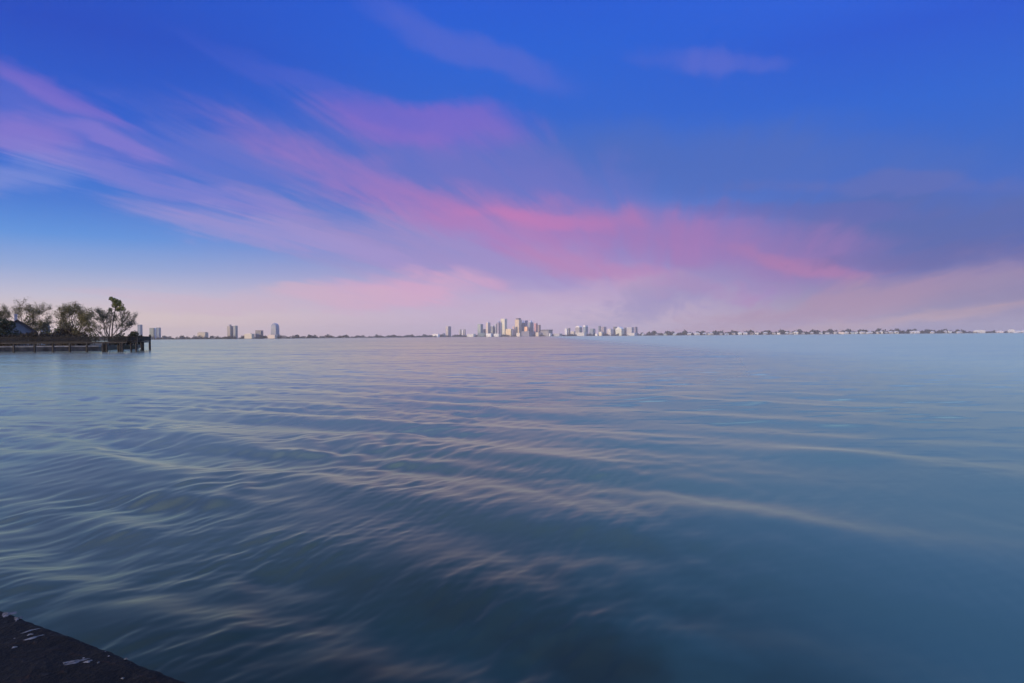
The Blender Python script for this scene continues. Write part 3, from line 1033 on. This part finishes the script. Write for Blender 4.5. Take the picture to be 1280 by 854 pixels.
def building(name, label, px0, px1, ytop, wall, glass, share=0.6, D=None, back=60, cat='building', group=GD, cap=None, podium=None,
             shape='box', theta=30, floor=3.8, gshare=0.5, extra=None):
    """a tower seen on its corner: SHARE of the width is the face turned to the left"""
    pc = (px0 + px1) / 2
    D = (D or shore_D(pc)) + back
    az = math.atan2(X(pc, D), D)
    Wd = (px1 - px0) / F * D
    th = R(theta)
    a = Wd * share / math.cos(th)
    b = Wd * (1 - share) / math.sin(th)
    h = Z(pc, ytop, D) - 0.9
    root = thing(name, label, cat, (X(pc, D), D, 0.9), -th - az, group)
    # left face runs along local x, right face along local y
    m = facade(wall, glass, floor, 4.2, gshare)
    bd = MB()
    if shape == 'arch':
        # body that narrows towards a rounded top
        prof = [(0, 1.0), (.28, 1.0), (.30, .92), (.62, .90), (.80, .84), (.90, .70), (.96, .50), (1.0, .16)]
        for (z0, w0), (z1, w1) in zip(prof[:-1], prof[1:]):
            if z1 - z0 < 0.05:
                pts = [(sx * a / 2 * w, sy * b / 2 * (w * .5 + .5), z) for z, w in ((z0 * h, w0), (z1 * h, w1)) for sx, sy in ((-1, -1), (1, -1), (1, 1), (-1, 1))]
            else:
                pts = [(sx * a / 2 * w, sy * b / 2 * (w * .5 + .5), z) for z, w in ((z0 * h, w0), (z1 * h, w1)) for sx, sy in ((-1, -1), (1, -1), (1, 1), (-1, 1))]
            bd.poly(pts, [(3, 2, 1, 0), (4, 5, 6, 7), (0, 1, 5, 4), (1, 2, 6, 5), (2, 3, 7, 6), (3, 0, 4, 7)])
    elif shape == 'dome':
        N = 18
        rings = [(1.0, 0), (1.0, .45), (.85, .72), (.6, .9), (.3, .98), (.05, 1.0)]
        pts = [(a / 2 * w * math.cos(k * 2 * math.pi / N), a / 2 * w * math.sin(k * 2 * math.pi / N), z * h) for w, z in rings for k in range(N)]
        fcs = [(i * N + k, i * N + (k + 1) % N, (i + 1) * N + (k + 1) % N, (i + 1) * N + k) for i in range(len(rings) - 1) for k in range(N)]
        fcs.append(tuple((len(rings) - 1) * N + k for k in range(N)))
        bd.poly(pts, fcs)
    elif shape == 'step':
        bd.box(-a / 2, a / 2, -b / 2, b / 2, 0, h * .9)
        bd.box(-a * .36, a * .36, -b * .36, b * .36, h * .9 + .002, h)
    else:
        bd.box(-a / 2, a / 2, -b / 2, b / 2, 0, h)
    bd.build('body', m, root)
    if cap:
        kind, hp, f, col = cap
        cm = mottled('roof_' + kind, col, tuple(k * 0.8 for k in col), 0.05, 0.8)
        c = MB()
        ht = hp / F * D
        if kind == 'pyramid':
            c.box(-a / 2 * f, a / 2 * f, -b / 2 * f, b / 2 * f, h + .003, h + ht, 0, 0.06)
        elif kind == 'spire':
            c.cyl(-a * .1, 0, h - h * .05, h + ht, 0.9, 0.25, 6)
        elif kind == 'barrel':
            N = 10
            pts = [(-a / 2 * f * math.cos(math.pi * k / N), y, h + .003 + ht * math.sin(math.pi * k / N)) for y in (-b / 2 * f, b / 2 * f) for k in range(N + 1)]
            fc = [(k, k + 1, N + 1 + k + 1, N + 1 + k) for k in range(N)] + [tuple(reversed(range(N + 1))), tuple(range(N + 1, 2 * N + 2)), (0, N + 1, 2 * N + 1, N)]
            c.poly(pts, fc)
        elif kind == 'gable':
            pts = [(-a / 2, -b / 2, h + .003), (a / 2, -b / 2, h + .003), (a / 2, b / 2, h + .003), (-a / 2, b / 2, h + .003), (0, -b / 2, h + ht), (0, b / 2, h + ht)]
            c.poly(pts, [(3, 2, 1, 0), (0, 1, 4), (2, 3, 5), (1, 2, 5, 4), (3, 0, 4, 5)])
        else:
            c.box(-a / 2 * f, a / 2 * f, -b / 2 * f, b / 2 * f, h + .003, h + ht)
        c.build({'pyramid': 'roof', 'gable': 'roof', 'barrel': 'roof', 'spire': 'spire'}.get(kind, 'penthouse'), cm, root)
    if podium:
        q0, q1, yt, col = podium
        pd = MB()
        xa, xb = (q0 - pc) / F * D, (q1 - pc) / F * D
        c, s = math.cos(th), math.sin(th)
        wl = xb - xa
        mid = (xa + xb) / 2
        hp = Z(pc, yt, D) - 0.9
        # podium stands square to the shore in front of the tower
        cx, cy = mid * c - (-b) * 0, 0
        pts = [(-wl / 2 + mid, -b * .9 - 14), (wl / 2 + mid, -b * .9 - 14), (wl / 2 + mid, b * .9), (-wl / 2 + mid, b * .9)]
        loc = [(x * c - y * s, x * s + y * c) for x, y in pts]
        pd.poly([(x, y, 0) for x, y in loc] + [(x, y, hp) for x, y in loc], [(3, 2, 1, 0), (4, 5, 6, 7), (0, 1, 5, 4), (1, 2, 6, 5), (2, 3, 7, 6), (3, 0, 4, 7)])
        pd.build('podium', facade(col, tuple(k * .35 for k in col), 4.0, 5.0, .4), root)
    return root


CREAM, TAN, WHITE = (0.62, 0.56, 0.44), (0.48, 0.38, 0.27), (0.70, 0.70, 0.70)
GREY, STEEL, DKG = (0.30, 0.30, 0.32), (0.22, 0.26, 0.32), (0.13, 0.13, 0.15)
G1, G2, G3 = (0.06, 0.075, 0.09), (0.05, 0.09, 0.11), (0.12, 0.12, 0.14)

# left far shore
building('tower', 'slim blue grey tower showing just past the tip of the wooded point', 172.5, 178, 406, STEEL, G2, .55, group=GL, back=30)
building('tower', 'greenish grey apartment tower just beyond the dock end', 187.3, 193.3, 410, (.30, .33, .26), G1, .75, group=GL, back=30)
building('tower', 'narrow white slab tower between two grey towers past the dock', 193.5, 196, 409.6, WHITE, (.45, .45, .45), .7, group=GL, back=32)
building('tower', 'blue grey apartment tower third past the dock end', 196.2, 201, 409.6, STEEL, G2, .6, group=GL, back=30)
building('apartment_block', 'low cream block with dark openings alone on the left treeline', 247.5, 260, 415.8, CREAM, (.2, .16, .12), .7, group=GL, back=45, cap=('flat', .6, .8, (.35, .3, .28)))
building('tower', 'tan striped tower with small rooftop box, left of a close pair', 284.3, 291.5, 407.8, (.40, .35, .30), G3, .5, group=GL, back=30, cap=('flat', 2.0, .45, (.33, .3, .3)))
building('tower', 'grey green tower, right of the tan striped tower', 292.2, 297.2, 407.2, (.36, .38, .35), G1, .45, group=GL, back=30)
building('apartment_block', 'low cream waterfront block between the striped towers and dark office', 306, 318, 417.3, CREAM, (.3, .25, .18), .7, group=GL, back=-2, cap=('flat', .8, .4, (.6, .55, .48)))
building('office_block', 'squat dark glass office block with brown top edge', 319.6, 329, 413.8, (.20, .19, .20), G1, .7, group=GL, back=20, gshare=.6, cap=('flat', .7, 1.02, (.16, .13, .12)))
building('tower', 'blue grey tower with rounded tapering top and short spire', 338.6, 349.5, 404.2, (.30, .31, .38), G2, .6, group=GL, back=30, shape='arch', cap=('spire', 1.6, 1, (.3, .3, .33)))
building('apartment_block', 'low cream terrace at the foot of the rounded tower', 335, 347, 418.6, (.62, .52, .45), (.3, .25, .2), .7, group=GL, back=-3)

# downtown
building('low_building', 'long low white building left of the first downtown tower', 540.5, 549.5, 417.6, WHITE, (.4, .4, .4), .8, back=10)
building('arena', 'dull grey low dome left of the downtown towers', 551, 558.5, 416.2, (.24, .24, .27), G3, .5, back=15, shape='dome')
building('tower', 'grey purple tower standing apart at the left of downtown', 557.2, 564, 408.2, (.33, .30, .34), G3, .45, back=60, gshare=.6)
building('apartment_block', 'grey mid rise block with pale middle, first of a small pair', 574.3, 577, 411.8, GREY, G3, .5, back=40)
building('apartment_block', 'white slim mid rise wedged between two grey blocks', 577.2, 579.7, 412.3, WHITE, (.4, .4, .42), .6, back=42)
building('apartment_block', 'dark grey mid rise block, last before the downtown cluster', 579.9, 582.2, 411.8, (.22, .21, .24), G3, .5, back=40)
building('tower', 'teal glass tower on a green podium at the left of the cluster', 597, 604, 405.3, (.20, .28, .31), (.07, .12, .15), .55, back=50, gshare=.7, podium=(597.5, 606, 416.5, (.26, .32, .29)))
building('apartment_block', 'small dark slab tucked behind the teal glass tower', 604.3, 607.3, 411.5, DKG, G1, .5, back=90)
building('tower', 'cream and pinkish tower with white roof edge right of the teal tower', 607.5, 613.2, 403.4, (.60, .50, .42), (.30, .24, .22), .45, back=60, cap=('flat', .8, .55, (.75, .75, .78)))
building('tower', 'dark grey green tower with white cap right of the cream pink tower', 613.4, 618.6, 408.2, (.20, .21, .21), G1, .5, back=70, cap=('flat', 1.0, .7, (.72, .72, .75)))
building('tower', 'thin pale grey tower beside the purple tower', 618.7, 621.2, 405.2, (.50, .52, .52), (.25, .27, .3), .5, back=75)
building('tower', 'dusky purple tower with small blue cap', 621.4, 625.8, 403.3, (.26, .23, .32), (.09, .08, .13), .5, back=60, cap=('flat', 1.9, .5, (.38, .42, .6)))
building('skyscraper', 'tall cream skyscraper with flat roof, paler of the two tallest', 626.2, 634, 398.6, (.66, .63, .48), (.36, .34, .28), .62, back=80, gshare=.4)
building('office_block', 'wide cream office block lit orange at the feet of the towers', 632.2, 640.6, 411.4, (.66, .55, .34), (.5, .3, .14), .75, back=20, gshare=.35)  # orange evening sunlight is put into the wall and glass colours
building('tower', 'pinkish mid height building against the tan skyscraper', 640.8, 644, 408.3, (.55, .40, .38), (.3, .2, .18), .6, back=30)
building('skyscraper', 'tallest tan skyscraper with dark flat crown', 643.8, 652.4, 399.8, (.62, .49, .34), (.32, .24, .18), .58, back=70, gshare=.4, cap=('flat', 2.0, .72, (.20, .17, .18)))
building('tower', 'dark grey tower with white pointed top beside the tallest skyscraper', 652, 656.2, 403.8, (.17, .17, .19), G1, .5, back=100, cap=('pyramid', 3.8, .75, (.78, .76, .76)))
building('tower', 'grey violet tower behind the white pointed top', 656.1, 659.8, 400.7, (.30, .28, .35), (.11, .11, .15), .6, back=130)
building('office_block', 'small block glowing orange in the sun below the violet tower', 655.6, 660.6, 408.6, (.85, .50, .28), (.6, .3, .12), .7, back=15, gshare=.4)  # orange glow is the sun's reflection, painted into both facade colours
building('tower', 'teal glass tower with white crest right of the violet tower', 660.7, 667, 403.2, (.22, .28, .32), (.06, .10, .13), .35, back=70, gshare=.7, cap=('barrel', 2.4, .5, (.75, .73, .78)))
building('tower', 'pinkish red tower with white edge', 667.8, 672.3, 404.3, (.55, .27, .27), (.30, .15, .16), .5, back=60)
building('tower', 'brown tower at the right flank of the skyscrapers', 672.6, 676, 406.3, (.32, .22, .20), (.14, .10, .10), .4, back=55)
building('office_block', 'dark blue grey block low under the teal and red towers', 651.8, 668, 414.2, (.18, .18, .24), (.10, .10, .14), .6, back=8)
building('low_building', 'low cream block under the brown tower', 669, 676, 415.6, (.62, .52, .42), (.36, .3, .24), .6, back=5)
building('arena', 'long grey hall with dark flat roof right of the skyscrapers', 676.3, 690.8, 414.0, (.28, .27, .28), G3, .65, back=30, cap=('flat', 1.8, 1.03, (.14, .13, .13)))
building('low_building', 'white low waterfront building before the grey hall', 683, 690, 416.8, WHITE, (.45, .45, .46), .7, back=-2)
building('apartment_block', 'white mid rise joined by a dark neighbour on its right', 706, 709.8, 410.8, WHITE, (.45, .45, .45), .7, back=20)
building('apartment_block', 'narrow dark grey mid rise right of a white one', 710, 713, 410.2, (.20, .19, .20), G1, .5, back=22)
building('low_building', 'low pale cream building between mid rises', 713.3, 719, 414.3, (.58, .53, .45), (.3, .28, .25), .7, back=20)
building('apartment_block', 'grey block under a white arched roof', 719.3, 727.8, 409.3, (.36, .34, .33), G3, .6, back=25, cap=('barrel', 1.8, 1.0, (.78, .74, .70)))
building('apartment_block', 'blue grey block with broad white roof', 729, 735.2, 408.6, (.30, .36, .40), G2, .45, back=25, cap=('flat', 1.6, 1.0, (.80, .76, .72)))
building('apartment_block', 'wide low blue grey block in the right group of mid rises', 737, 744.2, 411, (.28, .32, .37), G2, .6, back=25)
building('apartment_block', 'slim blue block with dark top in the right group', 748, 751, 408.2, (.26, .30, .34), G2, .5, back=25, cap=('flat', .6, 1.0, (.15, .14, .15)))
building('apartment_block', 'purplish grey block right of the slim blue block', 751.4, 758, 408.6, (.36, .32, .38), G3, .55, back=30)
building('low_building', 'cream waterfront house below the slim blue block', 748.5, 753.5, 415.4, (.72, .66, .50), (.4, .36, .3), .7, back=-4, cap=('gable', .9, 1, (.6, .56, .5)))
building('low_building', 'white boat shed at the waterline left of the cream house', 743.8, 747.6, 417.6, WHITE, (.5, .5, .5), .7, back=-5, cap=('gable', .7, 1, (.6, .6, .6)))
building('apartment_block', 'pale stepped block right of the purplish one', 759, 766.5, 411.2, (.62, .58, .56), (.3, .28, .3), .6, back=25, shape='step')
building('apartment_block', 'dark grey block behind the white gabled one', 766.8, 771.4, 408.6, (.22, .22, .22), G1, .5, back=60)
building('apartment_block', 'white gabled block with greenish front', 769.5, 780, 411.2, (.66, .66, .58), (.3, .32, .22), .7, back=20, cap=('gable', 2.6, 1, (.70, .70, .66)))
building('apartment_block', 'narrow dark slab right of the white gabled block', 780.3, 783, 409.6, (.2, .2, .2), G1, .5, back=25)
building('apartment_block', 'white vertically striped apartment block', 783.3, 792.3, 409.2, (.62, .61, .63), (.30, .29, .32), .7, back=25, floor=400, gshare=.9)
building('apartment_block', 'purple grey slab ending the downtown row', 793, 797, 408.8, (.28, .25, .30), G3, .4, back=25)

building('low_building', 'low pale waterfront strip left of the teal tower', 584, 595, 417.6, (.5, .5, .48), (.3, .3, .3), .7, back=2)
building('low_building', 'low white building under the cream and pinkish tower', 607.5, 616, 417.0, WHITE, (.45, .45, .45), .7, back=2)
building('low_building', 'low grey white building under the purple tower', 617, 626, 417.2, (.55, .56, .55), (.35, .35, .35), .7, back=2)
building('low_building', 'low bright block at the foot of the tallest skyscraper', 645.5, 651.5, 416.2, (.66, .58, .48), (.4, .34, .28), .7, back=3)
building('low_building', 'low grey shed right of the white waterfront building', 690.5, 703, 417.2, (.42, .41, .42), (.25, .25, .25), .7, back=8)
building('low_building', 'pale low row in front of the arched and white roofed blocks', 719, 735, 415.8, (.56, .54, .52), (.3, .3, .3), .7, back=10)
building('low_building', 'pale low row at the right end of the downtown waterfront', 784, 797, 416.4, (.58, .56, .54), (.3, .3, .3), .7, back=6)

# houses of the right shore: px, width, eaves y above the waterline, wall, roof, label
WARM, PALE, OFF = (.50, .46, .41), (.40, .40, .40), (.60, .59, .58)
RD, RG, RL = (.20, .12, .09), (.18, .18, .19), (.52, .52, .53)
houses = [
    (797.5, 5, 1.3, PALE, RG, 'small pale house just right of the purple grey slab'),
    (804.5, 3.6, 1.6, OFF, RL, 'bright white small house, second beyond the downtown row'),
    (822, 4, 1.5, PALE, RG, 'dull pale house deep in trees right of the bright small house'),
    (833, 6.5, 1.8, (.42, .47, .42), RG, 'wide greenish house half hidden in the shore trees'),
    (844.5, 5.5, 1.8, (.44, .48, .44), RL, 'greenish grey house with pale roof beside the greenish one'),
    (862, 4.6, 2.2, OFF, RL, 'white house after the first dark clump of trees'),
    (871.5, 6.5, 2.4, OFF, RL, 'broad bright white house with pale hipped roof'),
    (881, 5, 1.8, PALE, RL, 'long pale house adjoining the broad white one'),
    (888.5, 7, 2.2, WARM, RL, 'long low off white house under tall trees'),
    (901.5, 4, 1.7, PALE, RG, 'grey house right of the long off white house'),
    (908.5, 5, 1.5, (.40, .46, .52), RG, 'bluish low house close to the water'),
    (917.5, 4, 2.0, WARM, RG, 'off white house left of two bright ones'),
    (925.2, 4.5, 2.7, (.80, .78, .70), RL, 'tall bright cream house, first of two bright neighbours'),
    (932, 5.2, 2.3, OFF, RL, 'bright white house right of the tall cream one'),
    (940, 3.6, 1.9, WARM, RD, 'small off white house with brown roof'),
    (946, 4.6, 2.6, OFF, RG, 'white tall narrow house with dark roof'),
    (957, 5.6, 2.2, PALE, RL, 'pale house with wide light roof after a tree gap'),
    (968, 3.4, 2.0, WARM, RG, 'small house left of a cream pair of gables'),
    (973.5, 3.6, 2.2, (.74, .70, .62), RG, 'cream gabled house of the close pair'),
    (984, 3.6, 2.5, OFF, RL, 'white house left of the tall palm'),
    (989, 4.4, 2.2, WARM, RG, 'off white house directly under the tall palm'),
    (995.3, 5.2, 2.8, (.78, .76, .66), RL, 'yellowish white house right of the tall palm'),
    (1004, 4, 1.6, PALE, RG, 'grey house hugging the water past the yellowish one'),
    (1015, 3.4, 2.1, PALE, RL, 'lone pale house in the dark middle of the right shore'),
    (1026, 4.4, 1.9, (.50, .52, .54), RG, 'grey blue house in the dark middle of the shore'),
    (1034.5, 5, 1.7, (.50, .50, .50), RG, 'dim grey house beside a brown tree clump'),
    (1045, 4, 2.8, OFF, RD, 'white house with brown roof left of the terracotta one'),
    (1051.8, 6.4, 2.3, (.82, .70, .62), RD, 'pinkish house with orange brown roof'),
    (1058.5, 5.4, 2.2, OFF, RL, 'white low house right of the pinkish one'),
    (1066, 4.2, 2.2, (.50, .56, .54), RG, 'pale green house among trees'),
    (1070.8, 3.4, 2.5, (.58, .62, .60), RG, 'narrow grey green house beside the pale green one'),
    (1078.5, 6.8, 2.4, OFF, RL, 'large white house left of a long bright one'),
    (1087.5, 8, 1.9, OFF, RL, 'long bright white low house with dark trees above'),
    (1097.5, 4, 2.4, WARM, RG, 'off white house after the long bright one'),
    (1101.8, 3.6, 2.8, (.72, .70, .62), RL, 'tall cream house right before the pale terraces'),
    (1107.5, 4, 1.9, PALE, RG, 'pale house squeezed between cream and white houses'),
    (1114, 5.4, 2.3, PALE, RL, 'pale terrace house left of its twin'),
    (1120.5, 5.4, 2.3, (.60, .62, .58), RL, 'pale greenish terrace house right of its twin'),
    (1144, 12, 2.6, OFF, OFF, 'biggest brilliant white house with white roof alone among trees'),
    (1166, 5, 1.4, (.60, .56, .54), RL, 'low dusty pink house near the water'),
    (1182.5, 3.6, 2.4, PALE, RL, 'pale bluish house left of a narrow one'),
    (1188.3, 3.8, 2.6, (.60, .62, .60), RG, 'narrow pale house with grey roof'),
    (1200, 7, 1.3, (.64, .60, .58), RL, 'low pinkish house with long pale roof'),
    (1224.5, 12.5, 2.4, OFF, OFF, 'wide white hall with domed white roof above low trees'),
    (1250, 8, 1.4, (.66, .60, .62), RL, 'long faint pink building left of the last white house'),
    (1264.5, 7, 3.0, OFF, OFF, 'bright white building with arched roof near the right end'),
    (1273, 9, 1.6, (.72, .71, .74), RL, 'low white wing trailing right of the arched white building'),
    (1281, 6, 2.2, OFF, RL, 'last white building cut by the right edge'),
]
_roofm = {}
for hx, hw, hy, wall, roof, label in houses:
    D = shore_D(hx) - 3
    root = thing('shore_house', label, 'house', (X(hx, D), D, 0.9), R(random.Random(hx).uniform(-14, 10)), GH)
    w = hw / F * D
    hh = (hy + 0.75) / F * D * 0.80
    dp = min(w * 0.7, 14)
    hi_ = 1.0 if hx > 1210 and wall == OFF and hw > 6 else 0
    if hx > 1210:
        root.location.z = 0.9 + (3.5 if hi_ else 2.0)
    b = MB()
    b.box(-w / 2, w / 2, 0, dp, -3.5 if hx > 1210 else 0, hh)
    key = (wall,)
    b.build('wall', facade(wall, tuple(k * .35 for k in wall), 3.3, 3.4, .22), root)
    r = MB()
    rh = hh + (0.75 + 0.35 * random.Random(hx * 3).random()) / F * D
    if hi_:
        N = 9
        pts = [(-w / 2 * math.cos(math.pi * k / N), y, hh + .003 + (rh - hh) * 1.0 * math.sin(math.pi * k / N)) for y in (-.5, dp) for k in range(N + 1)]
        r.poly(pts, [(k, k + 1, N + 2 + k, N + 1 + k) for k in range(N)] + [tuple(reversed(range(N + 1))), tuple(range(N + 1, 2 * N + 2)), (0, N + 1, 2 * N + 1, N)])
    else:
        e = 0.6
        r.poly([(-w / 2 - e, -e, hh + .003), (w / 2 + e, -e, hh + .003), (w / 2 + e, dp + e, hh + .003), (-w / 2 - e, dp + e, hh + .003),
                (-w * .22, dp / 2, rh), (w * .22, dp / 2, rh)], [(3, 2, 1, 0), (0, 1, 5, 4), (1, 2, 5), (2, 3, 4, 5), (3, 0, 4)])
    if roof not in _roofm:
        _roofm[roof] = mottled('house_roof', roof, tuple(k * .75 for k in roof), 0.2, 0.85)
    r.build('roof', _roofm[roof], root)


def palm(label, px, ytop):
    rnd = random.Random(px)
    D = shore_D(px) + 8
    root = thing('palm_tree', label, 'palm', (X(px, D), D, 0.9))
    h = Z(px, ytop, D) - 0.9
    t, l = MB(), MB()
    t.tube([(0, 0, -.3), (.3, 0, h * .5), (0, 0, h * .9)], [.5, .4, .35], 6)
    for k in range(16):
        a = k * 2.399
        d = Vector((math.cos(a), math.sin(a), 0))
        up = rnd.uniform(-.3, .9)
        p = Vector((0, 0, h * .9))
        s = Vector((-d.y, d.x, 0))
        q1 = p + d * 2.6 + Vector((0, 0, 2.6 * up + .5))
        q2 = p + d * 5.0 + Vector((0, 0, 2.2 * up - 1.2))
        l.poly([p, q1 + s * .8, q1 - s * .8, q2], [(0, 1, 2), (1, 3, 2)])
    t.build('trunk', BARK, root)
    l.build('crown', L_DARK, root)


palm('tall palm standing highest over the white houses of the right shore', 995.5, 411.2)
palm('slender palm above the bright houses left of the tall palm', 929, 412.4)

# ------------------------------------------------------------------ haze: the evening air over the bay
hz = MB()
hz.box(-13000, 13000, -80, 12500, -4.0, 180.0)
hm = bpy.data.materials.new('haze_air')
hm.use_nodes = True
ht = NT(hm.node_tree)
pv = ht.n('ShaderNodeVolumePrincipled')
pv.inputs['Color'].default_value = (1.0, 0.93, 0.86, 1)
pv.inputs['Density'].default_value = 6.5e-5
pv.inputs['Anisotropy'].default_value = 0.1
ho = ht.n('ShaderNodeOutputMaterial')
ht.put(ho.inputs['Volume'], pv.outputs[0])
haze = hz.build('haze', hm)
haze['kind'] = 'stuff'
